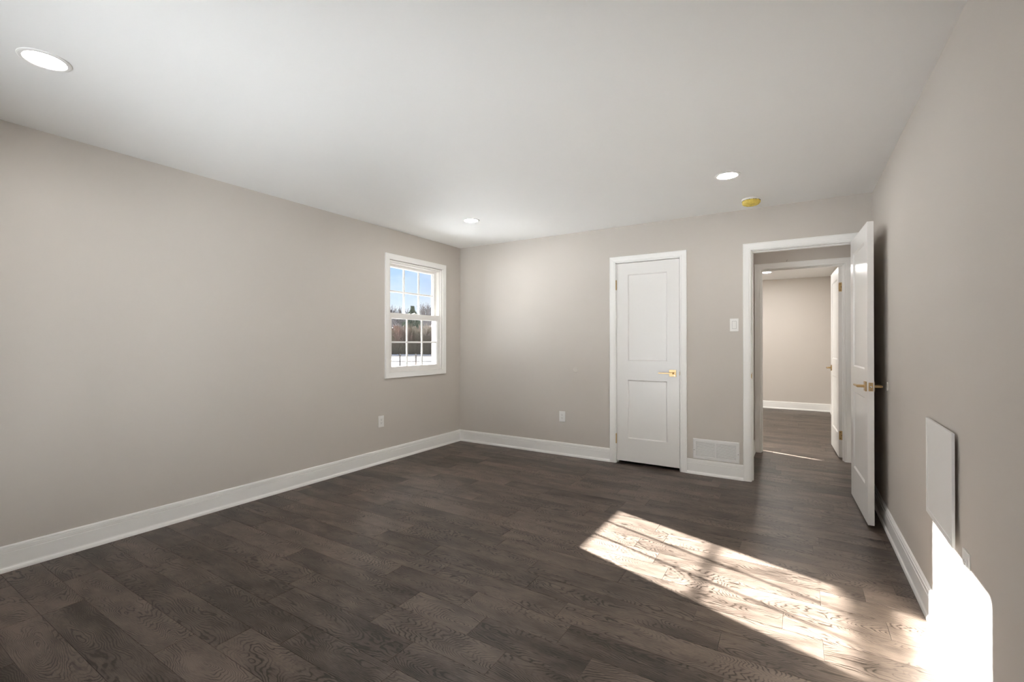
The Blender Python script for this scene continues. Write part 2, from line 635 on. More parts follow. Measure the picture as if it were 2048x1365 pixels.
# ---------------------------------------------------------------- windows
def build_window(name, loc, rotz, label):
    """local x along the wall, local y outward, z up; opening 0..WW, WZ0..WZ1"""
    w = empty(name, loc, (0, 0, rotz))
    w['kind'] = 'structure'
    w['label'] = label
    bm = bmesh.new()
    prof = [(o * 0.95, t) for o, t in CASING]
    frame_sweep(bm, 0.0, WW, WZ0, WZ1, prof, 0.0, -1, True)
    obj('casing', bm, M_TRIM, w)
    # jamb liner and vinyl frame
    bm = bmesh.new()
    frame_sweep(bm, 0.030, WW - 0.030, WZ0 + 0.026, WZ1 - 0.032, [(0, 0.018), (0, 0.135), (0.0255, 0.135), (0.0255, 0.0), (0.014, 0.0), (0.014, 0.018)], 0.0, 1, True)
    # parting stops and balance tracks
    for xa, xb in ((0.030, 0.036), (WW - 0.036, WW - 0.030)):
        box(bm, xa, xb, 0.0595, 0.0640, WZ0 + 0.026, WZ1 - 0.032)
    for xa, xb in ((0.030, 0.033), (WW - 0.033, WW - 0.030)):
        box(bm, xa, xb, 0.030, 0.044, 1.62, WZ1 - 0.032)
    box(bm, 0.03, WW - 0.03, 0.107, 0.135, WZ0 + 0.026, WZ0 + 0.034)
    obj('window_frame', bm, M_VINYL, w)
    bm = bmesh.new()
    frame_sweep(bm, -0.001, WW + 0.001, WZ0 - 0.001, WZ1 + 0.001, [(0.0, 0.13), (0.0, 0.165), (0.05, 0.165), (0.05, 0.156), (0.02, 0.156), (0.02, 0.13)], 0.0, 1, True)
    obj('exterior_casing', bm, M_VINYL, w)

    def sash(nm, z0, z1, y0, y1, gz0, gz1, gx0, gx1, mz):
        bm = bmesh.new()
        yc = (y0 + y1) / 2
        x0, x1 = 0.0315, WW - 0.0315
        # frame with a sloped glazing bead
        box(bm, x0, gx0 - 0.006, y0, y1, z0, z1)
        box(bm, gx1 + 0.006, x1, y0, y1, z0, z1)
        box(bm, gx0 - 0.006, gx1 + 0.006, y0, y1, z0, gz0 - 0.006)
        box(bm, gx0 - 0.006, gx1 + 0.006, y0, y1, gz1 + 0.006, z1)
        frame_sweep(bm, gx0, gx1, gz0, gz1, [(0, 0.004), (0.006, 0.013), (0.006, -0.013), (0, -0.004)], yc, -1, True)
        s = obj(nm, bm, M_VINYL, w)
        bm = bmesh.new()
        box(bm, gx0 - 0.002, gx1 + 0.002, yc - 0.0015, yc + 0.0015, gz0 - 0.002, gz1 + 0.002)
        obj('glass', bm, M_GLASS, s)
        bm = bmesh.new()
        g = (gx1 - gx0) / 3
        for i in (1, 2):
            box(bm, gx0 + i * g - 0.0085, gx0 + i * g + 0.0085, yc - 0.007, yc + 0.007, gz0, gz1, 0.002)
        box(bm, gx0, gx1, yc - 0.0065, yc + 0.0065, mz - 0.0085, mz + 0.0085, 0.002)
        obj('muntin_grid', bm, M_VINYL, s)
        return s

    lo = sash('lower_sash', 0.9515, 1.560, 0.020, 0.058, 0.985, 1.497, 0.062, 0.779, 1.246)
    sash('upper_sash', 1.505, 2.0875, 0.0655, 0.105, 1.548, 2.055, 0.062, 0.768, 1.798)
    bm = bmesh.new()
    box(bm, WW / 2 - 0.03, WW / 2 + 0.03, 0.030, 0.056, 1.5602, 1.568, 0.003)
    cyl(bm, (WW / 2, 0.044, 1.567), (WW / 2, 0.044, 1.576), 0.009)
    obj('sash_lock', bm, M_VINYL, lo)
    return w


build_window('window_1', (XL, 3.425, 0), math.radians(90), 'white double hung window with divided panes looking onto snow')
build_window('window_2', (XL, W4Y, 0), math.radians(90), 'double hung window of the far room')


# unseen sliding glass door, added behind the camera to light the ceiling
gd = empty('added_glass_door', (GX0, YN, 0))
gd['kind'] = 'structure'
gd['label'] = 'sliding glass door added behind the camera to light the ceiling'
bm = bmesh.new()
frame_sweep(bm, 0.0, GX1 - GX0, 0.0, GZ1, CASING, 0.0, 1, False)
obj('casing', bm, M_TRIM, gd)
bm = bmesh.new()
GW = GX1 - GX0
box(bm, 0, 0.035, -0.14, -0.01, 0.0, GZ1)
box(bm, GW - 0.035, GW, -0.14, -0.01, 0.0, GZ1)
box(bm, 0.035, GW - 0.035, -0.14, -0.01, GZ1 - 0.035, GZ1)
box(bm, 0.035, GW - 0.035, -0.14, -0.01, 0.0, 0.03)
obj('window_frame', bm, M_VINYL, gd)
for i, (a, b, y) in enumerate(((0.036, GW / 2 + 0.035, -0.100), (GW / 2 - 0.035, GW - 0.036, -0.055))):
    bm = bmesh.new()
    box(bm, a, a + 0.07, y - 0.02, y + 0.02, 0.031, GZ1 - 0.036)
    box(bm, b - 0.07, b, y - 0.02, y + 0.02, 0.031, GZ1 - 0.036)
    box(bm, a + 0.07, b - 0.07, y - 0.02, y + 0.02, 0.031, 0.11)
    box(bm, a + 0.07, b - 0.07, y - 0.02, y + 0.02, GZ1 - 0.11, GZ1 - 0.036)
    ps = obj('sliding_panel', bm, M_VINYL, gd)
    bm = bmesh.new()
    box(bm, a + 0.068, b - 0.068, y - 0.003, y + 0.003, 0.108, GZ1 - 0.108)
    obj('glass', bm, M_GLASS, ps)


# ---------------------------------------------------------------- doors
def panel_face(bm, W, Hh, z0, panels, yf, yr, inset=0.010):
    xs = sorted({0.0, W} | {p[0] for p in panels} | {p[1] for p in panels})
    zs = sorted({z0, Hh} | {p[2] for p in panels} | {p[3] for p in panels})
    V = {}

    def v(x, y, z):
        k = (round(x, 5), round(y, 5), round(z, 5))
        if k not in V:
            V[k] = bm.verts.new((x, y, z))
        return V[k]
    for a, b in zip(xs, xs[1:]):
        for c, d in zip(zs, zs[1:]):
            if any(abs(a - p[0]) < 1e-6 and abs(b - p[1]) < 1e-6 and abs(c - p[2]) < 1e-6 and abs(d - p[3]) < 1e-6 for p in panels):
                o = [(a, c), (b, c), (b, d), (a, d)]
                i = [(a + inset, c + inset), (b - inset, c + inset), (b - inset, d - inset), (a + inset, d - inset)]
                for k in range(4):
                    k2 = (k + 1) % 4
                    bm.faces.new((v(o[k][0], yf, o[k][1]), v(o[k2][0], yf, o[k2][1]), v(i[k2][0], yr, i[k2][1]), v(i[k][0], yr, i[k][1])))
                bm.faces.new([v(x, yr, z) for x, z in i])
            else:
                bm.faces.new((v(a, yf, c), v(b, yf, c), v(b, yf, d), v(a, yf, d)))


def rounded_plate(bm, ax, w, h, t, r):
    """plate in the yz plane (ax=0), centred; thickness along x from 0 to t"""
    pts = []
    for cx, cz, a0 in ((w / 2 - r, h / 2 - r, 0), (-w / 2 + r, h / 2 - r, 90), (-w / 2 + r, -h / 2 + r, 180), (w / 2 - r, -h / 2 + r, 270)):
        for k in range(5):
            a = math.radians(a0 + k * 22.5)
            pts.append((cx + r * math.cos(a), cz + r * math.sin(a)))
    f = [bm.verts.new((0, y, z)) for y, z in pts]
    g = [bm.verts.new((t, y, z)) for y, z in pts]
    bm.faces.new(f)
    bm.faces.new(list(reversed(g)))
    for k in range(len(pts)):
        k2 = (k + 1) % len(pts)
        bm.faces.new((f[k], f[k2], g[k2], g[k]))


def build_door(name, loc, rotz, W, sx, sy, label, hinges=(0.253, 1.837), z0=0.018, z1=2.056, both=True, lever_w=0.010):
    """local x from the hinge across the slab (times sx), thickness 0..T (times sy); outside face at y=0"""
    T = 0.035
    d = empty(name, loc, (0, 0, rotz))
    d['kind'] = 'structure'
    d['label'] = label
    st = 0.117
    panels = [(st, W - st, 0.264, 0.861), (st, W - st, 1.057, 1.938)]
    bm = bmesh.new()
    panel_face(bm, W, z1, z0, panels, 0.0, 0.009)
    panel_face(bm, W, z1, z0, panels, T, T - 0.009)
    for (a, b) in (((0, 0), (0, T)), ((W, 0), (W, T))):
        vs = [bm.verts.new((a[0], a[1], z0)), bm.verts.new((b[0], b[1], z0)), bm.verts.new((b[0], b[1], z1)), bm.verts.new((a[0], a[1], z1))]
        bm.faces.new(vs)
    for z in (z0, z1):
        bm.faces.new([bm.verts.new(c) for c in ((0, 0, z), (W, 0, z), (W, T, z), (0, T, z))])
    bmesh.ops.remove_doubles(bm, verts=bm.verts, dist=1e-6)
    S = Matrix.Diagonal((sx, sy, 1, 1))
    bm.transform(S)
    slab = obj('door_slab', bm, M_DOOR, d)
    # levers
    hz = 0.944
    for side in ((-1, 1) if both else (-1,)):
        y0 = 0.0 if side < 0 else T
        bm = bmesh.new()
        hx = W - 0.062
        cyl(bm, (hx, y0 + side * 0.006, hz), (hx, y0 + side * 0.050, hz), 0.0095, 24)
        bl = bmesh.new()
        ya, yb = sorted((y0 + side * 0.041, y0 + side * 0.055))
        box(bl, hx - 0.126, hx + 0.011, ya, yb, hz - 0.0055, hz + 0.0055, 0.0015)
        me = bpy.data.meshes.new('t')
        bl.to_mesh(me)
        bl.free()
        bm.from_mesh(me)
        bpy.data.meshes.remove(me)
        bm.transform(S)
        lv = obj('lever_handle', bm, M_BRASS, d)
        bm = bmesh.new()
        ya, yb = sorted((y0, y0 + side * 0.008))
        box(bm, hx - 0.033, hx + 0.033, ya, yb, hz - 0.033, hz + 0.033, 0.0015)
        bm.transform(S)
        obj('rosette', bm, M_BRASS, lv)
        bm = bmesh.new()
        cyl(bm, (hx + 0.018, y0 + side * 0.008, hz - 0.022), (hx + 0.018, y0 + side * 0.011, hz - 0.022), 0.003, 12)
        bm.transform(S)
        obj('lock_pin', bm, M_STEEL, lv)
    # latch on the edge
    bm = bmesh.new()
    rounded_plate(bm, 0, 0.0245, 0.057, 0.0012, 0.002)
    bm.transform(Matrix.Translation((W, T / 2, hz)))
    bm.transform(S)
    lp = obj('latch_plate', bm, M_BRASS, d)
    bm = bmesh.new()
    cyl(bm, (W, T / 2, hz), (W + 0.009, T / 2, hz), 0.0075, 20, 0.0055)
    bm.transform(S)
    obj('latch_bolt', bm, M_STEEL, lp, smooth=True)
    for dz in (-0.021, 0.021):
        bm = bmesh.new()
        cyl(bm, (W + 0.0011, T / 2, hz + dz), (W + 0.0018, T / 2, hz + dz), 0.003, 12)
        bm.transform(S)
        obj('screw', bm, M_GREY, lp)
    for z in hinges:
        bm = bmesh.new()
        rounded_plate(bm, 0, 0.036, 0.096, 0.0016, 0.010)
        bm.transform(Matrix.Translation((-0.0016, 0.0155, z)))
        for k, (za, zb) in enumerate(((-0.048, -0.029), (-0.0285, -0.0100), (-0.0095, 0.0095), (0.010, 0.0285), (0.029, 0.048))):
            cyl(bm, (-0.003, -0.0055, z + za), (-0.003, -0.0055, z + zb), 0.0062, 16)
        cyl(bm, (-0.003, -0.0055, z - 0.052), (-0.003, -0.0055, z + 0.052), 0.0045, 16)
        bm.transform(S)
        hg = obj('hinge', bm, M_BRASS, d)
        for dy, dz in ((0.020, 0.033), (0.010, 0.0), (0.020, -0.033)):
            bm = bmesh.new()
            cyl(bm, (-0.0015, dy, z + dz), (-0.0024, dy, z + dz), 0.0038, 12)
            bm.transform(S)
            obj('screw', bm, M_DARK, hg)
    return d


build_door('door_1', (CX0 + 0.003, YB + 0.002, 0), 0.0, 0.624, 1, 1, 'narrow white two panel closet door, closed, brass lever', both=False, z0=0.030)
build_door('door_2', (0.402, YB + 0.002, 0), math.radians(92.4), 0.740, -1, 1, 'white two panel door standing open along the right wall')
build_door('door_3', (RX1 - 0.004, YHB + 0.004, 0), math.radians(-87.7), 0.735, -1, -1, 'white two panel door open into the far room')


def build_trim(name, x0, x1, ya, yb, label, stop_y, sides=(1, 1), strike=None, leaves=None):
    """jamb lining, stop and casings of a doorway from wall face ya to yb"""
    t = empty(name, ((x0 + x1) / 2, ya, 0))
    t['kind'] = 'structure'
    t['label'] = label
    ox, oy = (x0 + x1) / 2, ya
    T = Matrix.Translation((-ox, -oy, 0))
    bm = bmesh.new()
    box(bm, x0 - JT, x0, ya, yb, 0, ZH + JT)
    box(bm, x1, x1 + JT, ya, yb, 0, ZH + JT)
    box(bm, x0, x1, ya, yb, ZH, ZH + JT)
    bm.transform(T)
    obj('jamb', bm, M_TRIM, t)
    bm = bmesh.new()
    s0, s1 = stop_y
    box(bm, x0, x0 + 0.011, s0, s1, 0, ZH, 0.002)
    box(bm, x1 - 0.011, x1, s0, s1, 0, ZH, 0.002)
    box(bm, x0 + 0.011, x1 - 0.011, s0, s1, ZH - 0.011, ZH, 0.002)
    bm.transform(T)
    obj('door_stop_strip', bm, M_TRIM, t)
    for on, y, sg in ((sides[0], ya, -1), (sides[1], yb, 1)):
        if not on:
            continue
        bm = bmesh.new()
        frame_sweep(bm, x0 - 0.005, x1 + 0.005, 0.0, ZH + 0.005, CASING, y, sg, False)
        bm.transform(T)
        obj('casing', bm, M_TRIM, t)
    if strike:
        sx, sgn, sy0, sy1, lip = strike
        bm = bmesh.new()
        a, b = sorted((sx, sx + sgn * 0.0012))
        box(bm, a, b, sy0, sy1, 0.944 - 0.029, 0.944 + 0.029)
        # curved lip past the jamb edge
        a, b = sorted((sx - sgn * 0.004, sx + sgn * 0.0012))
        box(bm, a, b, lip[0], lip[1], 0.944 - 0.017, 0.944 + 0.017, 0.0015)
        bm.transform(T)
        obj('strike_plate', bm, M_BRASS, t)
    if leaves:
        lx, ly0, ly1 = leaves
        for z in (0.253, 1.837):
            bm = bmesh.new()
            box(bm, lx - 0.0015, lx, ly0, ly1, z - 0.048, z + 0.048)
            bm.transform(T)
            obj('hinge_leaf', bm, M_BRASS, t)
    return t


build_trim('trim_1', CX0, CX1, YB, YBB, 'white casing round the closet door', (YB + 0.040, YB + 0.075), strike=(CX1, -1, YB + 0.004, YB + 0.030, (YB - 0.008, YB + 0.004)))
build_trim('trim_2', EX0, EX1, YB, YBB, 'white casing of the open doorway to the hall', (YB + 0.040, YB + 0.075), strike=(EX0, 1, YB + 0.004, YB + 0.030, (YB - 0.008, YB + 0.004)),
           leaves=(EX1, YB + 0.003, YB + 0.034))
build_trim('trim_3', EX0, RX1, YH, YHB, 'white casing of the second doorway across the hall', (YHB - 0.075, YHB - 0.040), leaves=(RX1, YHB - 0.034, YHB - 0.003))


# ---------------------------------------------------------------- ceiling lights
def ceiling_light(loc, label, lens=None, group='round recessed lights in the ceiling'):
    t = empty('ceiling_light', loc)
    bm = bmesh.new()
    lathe(bm, [(0.0635, -0.0005), (0.0635, -0.0022), (0.070, -0.0045), (0.080, -0.0045), (0.0850, -0.0025), (0.0860, -0.0002), (0.0635, -0.0002)], 64)
    obj('trim_ring', bm, M_PLATE, t, smooth=False)
    bm = bmesh.new()
    lathe(bm, [(0.0, -0.0030), (0.060, -0.0026), (0.0634, -0.0014), (0.0634, -0.0004), (0.0, -0.0004)], 64)
    obj('lens', bm, lens or M_LENS, t)
    tag(t, label, 'ceiling light', group)
    return t


L = ceiling_light((-2.715, 0.611, H), 'round recessed light at the upper left corner of the view, largest of them')
dup(L, (-2.722, 3.622, H), label='round recessed light near the window, above the left corner of the room')
dup(L, (-0.426, 3.617, H), label='round recessed light beside the yellow covered smoke detector')
dup(L, (-0.426, 0.611, H), label='round recessed light above the camera')
FG = 'round recessed lights in the far room'
LF = ceiling_light((-0.45, 8.93, H), 'round recessed light in the far room beyond the two doorways', M_LENS_FAR, FG)
dup(LF, (-0.45, 7.10, H), label='added unseen recessed light in the far room near the second doorway')  # this and the next two are unseen lamps added for brightness
dup(LF, (-2.60, 7.10, H), label='added unseen recessed light at the near left of the far room')
dup(LF, (-2.60, 8.93, H), label='added unseen recessed light at the far left of the far room')
ceiling_light((0.02, 5.30, H), 'added unseen fill light in the little hall ceiling', M_FILL_LENS_HALL, None)  # unseen lamp, added to brighten the hall

# smoke detector with a yellow dust cover
t = empty('smoke_detector', (-0.328, 4.315, H))
bm = bmesh.new()
lathe(bm, [(0.0, 0.0), (0.072, 0.0), (0.072, -0.010), (0.066, -0.014), (0.0, -0.014)], 48)
obj('base', bm, M_PLATE, t)
bm = bmesh.new()
rnd = random.Random(5)
seg, prof = 56, [(0.0655, -0.0125), (0.0675, -0.018), (0.0685, -0.026), (0.066, -0.036), (0.058, -0.045), (0.045, -0.050), (0.030, -0.052), (0.015, -0.0525)]
rings = []
for j, (r, z) in enumerate(prof):
    rings.append([bm.verts.new(((r + rnd.uniform(-1, 1) * 0.0016 + 0.0012 * math.sin(9 * a)) * math.cos(a),
                                (r + rnd.uniform(-1, 1) * 0.0016 + 0.0012 * math.sin(9 * a)) * math.sin(a), z + rnd.uniform(-1, 1) * 0.0013))
                  for a in [2 * math.pi * k / seg for k in range(seg)]])
c0 = bm.verts.new((0, 0, -0.052))
for a, b in zip(rings, rings[1:]):
    for k in range(seg):
        bm.faces.new((a[k], a[(k + 1) % seg], b[(k + 1) % seg], b[k]))
for k in range(seg):
    bm.faces.new((rings[-1][k], rings[-1][(k + 1) % seg], c0))
M_YEL = mat('yellow_plastic_cover', (0.80, 0.58, 0.12), 0.25, mottling=0.35, mscale=45, bump=0.8, bscale=70)
obj('dust_cover', bm, M_YEL, t)
for k in range(26):
    if k % 3 == 2:
        continue
    bm = bmesh.new()
    tbox(bm, Matrix.Rotation(2 * math.pi * k / 26, 4, 'Z'), 0.0660, 0.0700, -0.005, 0.005, -0.0172, -0.0145)
    obj('vent_slot', bm, M_DARK, t)
tag(t, 'round smoke detector under a crinkled yellow plastic cover on the ceiling', 'smoke detector')


# ---------------------------------------------------------------- wall plates; local: face toward -y, x along the wall
def outlet(loc, rotz, label, group=None):
    t = empty('wall_outlet', loc, (0, 0, rotz))
    bm = bmesh.new()
    box(bm, -0.0355, 0.0355, -0.0055, 0.0, -0.058, 0.058, 0.0018)
    obj('cover_plate', bm, M_PLATE, t)
    bm = bmesh.new()
    box(bm, -0.0168, 0.0168, -0.0072, -0.005, -0.0335, 0.0335, 0.0007)
    rc = obj('receptacle', bm, M_PLATE, t)
    for cz in (0.017, -0.017):
        bm = bmesh.new()
        box(bm, -0.0078, -0.0056, -0.0075, -0.0068, cz, cz + 0.009)
        box(bm, 0.0056, 0.0078, -0.0075, -0.0068, cz + 0.001, cz + 0.008)
        cyl(bm, (0, -0.0068, cz - 0.006), (0, -0.0075, cz - 0.006), 0.0028, 12)
        obj('socket_slot', bm, M_GREY, rc)
    for z in (0.048, -0.048):
        bm = bmesh.new()
        cyl(bm, (0, -0.0050, z), (0, -0.0061, z), 0.0025, 12)
        obj('screw', bm, M_PLATE, t)
    tag(t, label, 'outlet', group)
    return t


outlet((XL, 3.318, 0.430), math.radians(90), 'white wall outlet below and left of the window')
outlet((-2.214, YB, 0.425), 0.0, 'white wall outlet on the back wall left of the closet door')
outlet((XR, 2.232, 0.445), math.radians(-90), 'white wall outlet below the access panel at the edge of the sunlight')

t = empty('light_switch', (-0.490, YB, 1.4025))
bm = bmesh.new()
box(bm, -0.0355, 0.0355, -0.0055, 0.0, -0.058, 0.058, 0.0018)
obj('cover_plate', bm, M_PLATE, t)
bm = bmesh.new()
box(bm, -0.0175, 0.0175, -0.0060, -0.0052, -0.0345, 0.0345)
obj('rocker_surround', bm, M_GREY, t)
bm = bmesh.new()
vs = box(bm, -0.0163, 0.0163, -0.0082, -0.0050, -0.0330, 0.0330, 0.0006)
for w in bm.verts:
    if w.co.z > 0.02 and w.co.y < -0.007:
        w.co.y += 0.0018
obj('rocker', bm, M_PLATE, t)
tag(t, 'white rocker light switch between the closet door and the open doorway', 'light switch')


def bumper(loc, rotz, label):
    t = empty('door_bumper', loc, (0, 0, rotz))
    bm = bmesh.new()
    lathe(bm, [(0.0, 0.0), (0.029, 0.0), (0.029, 0.003), (0.0265, 0.0060), (0.0215, 0.0068), (0.019, 0.0055), (0.006, 0.0050), (0.0, 0.0052)], 40)
    bm.transform(Matrix.Rotation(math.radians(90), 4, 'X'))
    obj('disc', bm, M_WALL_B, t, smooth=False)
    tag(t, label, 'door bumper', 'round wall bumpers for the door levers')
    return t


M_WALL_B = mat('clear_grey_rubber', (0.60, 0.56, 0.51), 0.3)
bumper((-2.053, YB, 0.946), 0.0, 'small round wall bumper on the back wall above the outlet')
bumper((XR, 3.905, 0.950), math.radians(-90), 'small round wall bumper behind the brass lever of the open door')

# vent grille
gx0, gx1, gz0, gz1 = -0.848, -0.444, 0.1405, 0.336
t = empty('vent_grille', ((gx0 + gx1) / 2, YB, (gz0 + gz1) / 2))
T = Matrix.Translation((-(gx0 + gx1) / 2, -YB, -(gz0 + gz1) / 2))
gf = bmesh.new()
ix0, ix1, iz0, iz1 = gx0 + 0.028, gx1 - 0.032, gz0 + 0.030, gz1 - 0.026
frame_sweep(gf, ix0, ix1, iz0, iz1, [(0, 0.001), (0.0, 0.0085), (0.020, 0.0085), (0.0245, 0.0045), (0.026, 0.001)], YB, -1, True)
xm = (ix0 + ix1) / 2
box(gf, xm - 0.0065, xm + 0.0065, YB - 0.0080, YB - 0.001, iz0, iz1)
gf.transform(T)
obj('frame', gf, M_GRILLE, t)
bm = bmesh.new()
box(bm, ix0, ix1, YB - 0.0012, YB - 0.0002, iz0, iz1)
bm.transform(T)
obj('dark_backing', bm, M_DARK, t)  # dark sheet on the solid wall, stands in for shade inside the duct
bm = bmesh.new()
NSL = 13
for (a, b) in ((ix0, xm - 0.0065), (xm + 0.0065, ix1)):
    for k in range(NSL):
        z = iz0 + (k + 0.5) * (iz1 - iz0) / NSL
        m = Matrix.Translation(((a + b) / 2, YB - 0.0045, z)) @ Matrix.Rotation(math.radians(-38), 4, 'X')
        tbox(bm, m, -(b - a) / 2, (b - a) / 2, -0.0006, 0.0006, -0.0051, 0.0051)
bm.transform(T)
obj('louvers', bm, M_GRILLE, t)
for x in (gx0 + 0.013, gx1 - 0.015):
    bm = bmesh.new()
    cyl(bm, (x, YB - 0.008, (gz0 + gz1) / 2 - 0.01), (x, YB - 0.0100, (gz0 + gz1) / 2 - 0.01), 0.0032, 14)
    bm.transform(T)
    obj('screw', bm, M_GREY, t)
tag(t, 'white louvered air return grille above the short baseboard', 'vent grille')

# access panel, standing a little off the wall along its near edge
t = empty('access_panel', (XR - 0.003, 2.780, 0.688), (0, 0, math.radians(-1.1)))
bm = bmesh.new()
box(bm, -0.007, 0.0, -0.458, 0.0, -0.2135, 0.2135, 0.0012)
obj('cover', bm, M_PANEL, t)
bm = bmesh.new()
frame_sweep(bm, -0.436, -0.022, -0.1915, 0.1915, [(0.0, 0.0), (0.0, 0.0018), (0.0215, 0.0018), (0.0215, 0.0)], 0.0, 1, True)
bm.transform(Matrix.Rotation(math.radians(90), 4, 'Z'))
bm.transform(Matrix.Translation((-0.007, 0, 0)))
obj('rim', bm, M_PANEL, t)
tag(t, 'white square access panel standing slightly proud of the right wall', 'access panel')

# little bent nail over the second doorway
bm = bmesh.new()
cyl(bm, (0, 0.0, 0), (0.004, -0.012, 0.010), 0.0012, 8)
cyl(bm, (0.004, -0.012, 0.010), (0.010, -0.014, 0.018), 0.0012, 8)
nl = obj('nail', bm, M_DARK, loc=(-0.103, YH, 2.137))
tag(nl, 'small dark bent nail in the wall above the second doorway', 'nail')

# ---------------------------------------------------------------- outdoors; D along the view axis, s to its right
FX, FY = -math.sin(yaw), math.cos(yaw)


def out(D, s, z=None):
    x, y = FX * D + math.cos(yaw) * s, FY * D + math.sin(yaw) * s
    return (x, y, gz(D) if z is None else z)


def gz(D):
    if D < 22:
        return -0.52
    return -0.52 + (D - 22) * 0.01125


# snow: a graded field of quads
bm = bmesh.new()
Ds = [-90, -40, -15, 5, 12, 22, 30, 38, 44, 50, 60, 70, 90, 130, 200]
ss = [-160 + 8 * k for k in range(41)]
grid = [[bm.verts.new((*out(D, s, 0)[:2], gz(D) + (0.05 * math.sin(s * 0.7 + D) if D > 25 else 0))) for s in ss] for D in Ds]
for i in range(len(Ds) - 1):
    for j in range(len(ss) - 1):
        bm.faces.new((grid[i][j], grid[i][j + 1], grid[i + 1][j + 1], grid[i + 1][j]))
struct('snowy_ground', bm, M_SNOW, 'snow covered lawn outside the window')
bm = bmesh.new()
vs = []
for k in range(60):
    s = -60 + k * 2
    vs.append((bm.verts.new(out(44.0 + 0.8 * math.sin(k * 0.6), s, gz(44) + 0.07)), bm.verts.new(out(49 + 0.6 * math.sin(k), s, gz(49) + 0.07))))
for a, b in zip(vs, vs[1:]):
    bm.faces.new((a[0], b[0], b[1], a[1]))
o = struct('ground_track', bm, M_DIRT, 'brown slushy track across the snow')


def limb(bm, p, d, r, ln, depth, rnd, seg=4, spread=0.55, up_=0.12, kids=(2, 4), minr=0.006):
    """recursive bare branch, tapered"""
    n = 3
    prev = None
    pts = [p.copy()]
    dd = d.copy()
    for k in range(n):
        dd = (dd + Vector((rnd.uniform(-1, 1), rnd.uniform(-1, 1), rnd.uniform(-0.4, 1))) * 0.14).normalized()
        pts.append(pts[-1] + dd * ln / n)
    r1 = max(minr, r * 0.55)
    for k, q in enumerate(pts):
        rr = r + (r1 - r) * k / n
        t_ = (pts[min(k + 1, n)] - pts[max(k - 1, 0)]).normalized()
        a = t_.orthogonal().normalized()
        b = t_.cross(a)
        ring = [bm.verts.new(q + (a * math.cos(2 * math.pi * j / seg) + b * math.sin(2 * math.pi * j / seg)) * rr) for j in range(seg)]
        if prev:
            for j in range(seg):
                bm.faces.new((prev[j], prev[(j + 1) % seg], ring[(j + 1) % seg], ring[j]))
        prev = ring
    if depth == 0:
        return
    for k in range(rnd.randint(*kids)):
        f = rnd.uniform(0.35, 1.0)
        i = min(int(f * n), n - 1)
        q = pts[i].lerp(pts[i + 1], f * n - i)
        nd = (dd + Vector((rnd.uniform(-1, 1), rnd.uniform(-1, 1), rnd.uniform(-0.5, 1))) * spread + Vector((0, 0, up_))).normalized()
        limb(bm, q, nd, max(minr, r1 * rnd.uniform(0.6, 0.95)), ln * rnd.uniform(0.55, 0.8), depth - 1, rnd, 3 if depth < 3 else seg, spread, up_, kids, minr)
    limb(bm, pts[-1], (dd + Vector((0, 0, up_))).normalized(), r1, ln * 0.7, depth - 1, rnd, 3 if depth < 3 else seg, spread, up_, kids, minr)


def bare_tree(seed, h, label, loc, group=None, m=None, spread=0.75, minr=0.022):
    rnd = random.Random(seed)
    t = empty('bare_tree', loc)
    bm = bmesh.new()
    p = Vector((0, 0, -0.2))
    r = h * 0.014
    cyl(bm, p, (0, 0, h * 0.22), r, 8, r * 0.8)
    obj('trunk', bm, m or M_BARK, t)
    bm = bmesh.new()
    for k in range(5):
        a = k * 2.4 + rnd.random()
        limb(bm, Vector((0, 0, h * (0.16 + 0.012 * k))), Vector((math.cos(a) * 0.45, math.sin(a) * 0.45, 1)).normalized(), r * 0.6, h * 0.27, 4, rnd, 4, spread, 0.15, (2, 4), minr)
    obj('branches', bm, m or M_BARK, t)
    tag(t, label, 'tree', group)
    return t


S = lambda px, D: (px - 1024) / 920.95 * D
grp = 'bare trees beyond the lawn'
b1 = bare_tree(3, 7.6, 'tall bare winter tree seen through the left panes of the window', out(70.5, S(795, 70.5)), grp, M_TWIG)
b2 = bare_tree(11, 8.2, 'tall bare winter tree seen through the right panes of the window', out(70.5, S(862, 70.5)), grp, M_TWIG)
b4 = dup(b2, out(76.5, S(846, 76.5)), 2.5, 0.84, 'slender bare tree just right of the evergreen', grp)
b5 = dup(b1, out(72, S(728, 72)), 3.6, 0.92, 'bare tree hidden beyond the left edge of the window', grp)

# evergreen
t = empty('pine_tree', out(66, S(825, 66)))
rnd = random.Random(8)
bm = bmesh.new()
cyl(bm, (0, 0, -0.2), (0, 0, 5.6), 0.13, 8, 0.04)
obj('trunk', bm, M_BARK, t)
bm = bmesh.new()
for k in range(5200):
    z = 1.2 + 5.3 * rnd.random() ** 0.8
    rad = max(0.10, (6.5 - z) * 0.50) * math.sqrt(rnd.random()) * (1.0 + 0.25 * math.sin(z * 5))
    a = rnd.uniform(0, 2 * math.pi)
    p = Vector((rad * math.cos(a), rad * math.sin(a), z - rad * 0.12))
    d = Vector((math.cos(a), math.sin(a), rnd.uniform(-0.2, 0.7))).normalized() * rnd.uniform(0.12, 0.28)
    q = d.orthogonal().normalized() * 0.05
    w = d.cross(q).normalized() * 0.05
    v0 = [bm.verts.new(p + q), bm.verts.new(p - q * 0.5 + w), bm.verts.new(p - q * 0.5 - w), bm.verts.new(p + d)]
    bm.faces.new((v0[0], v0[1], v0[3]))
    bm.faces.new((v0[1], v0[2], v0[3]))
    bm.faces.new((v0[2], v0[0], v0[3]))
obj('foliage', bm, M_PINE, t)
tag(t, 'dark green evergreen tree in the middle of the treeline', 'tree')


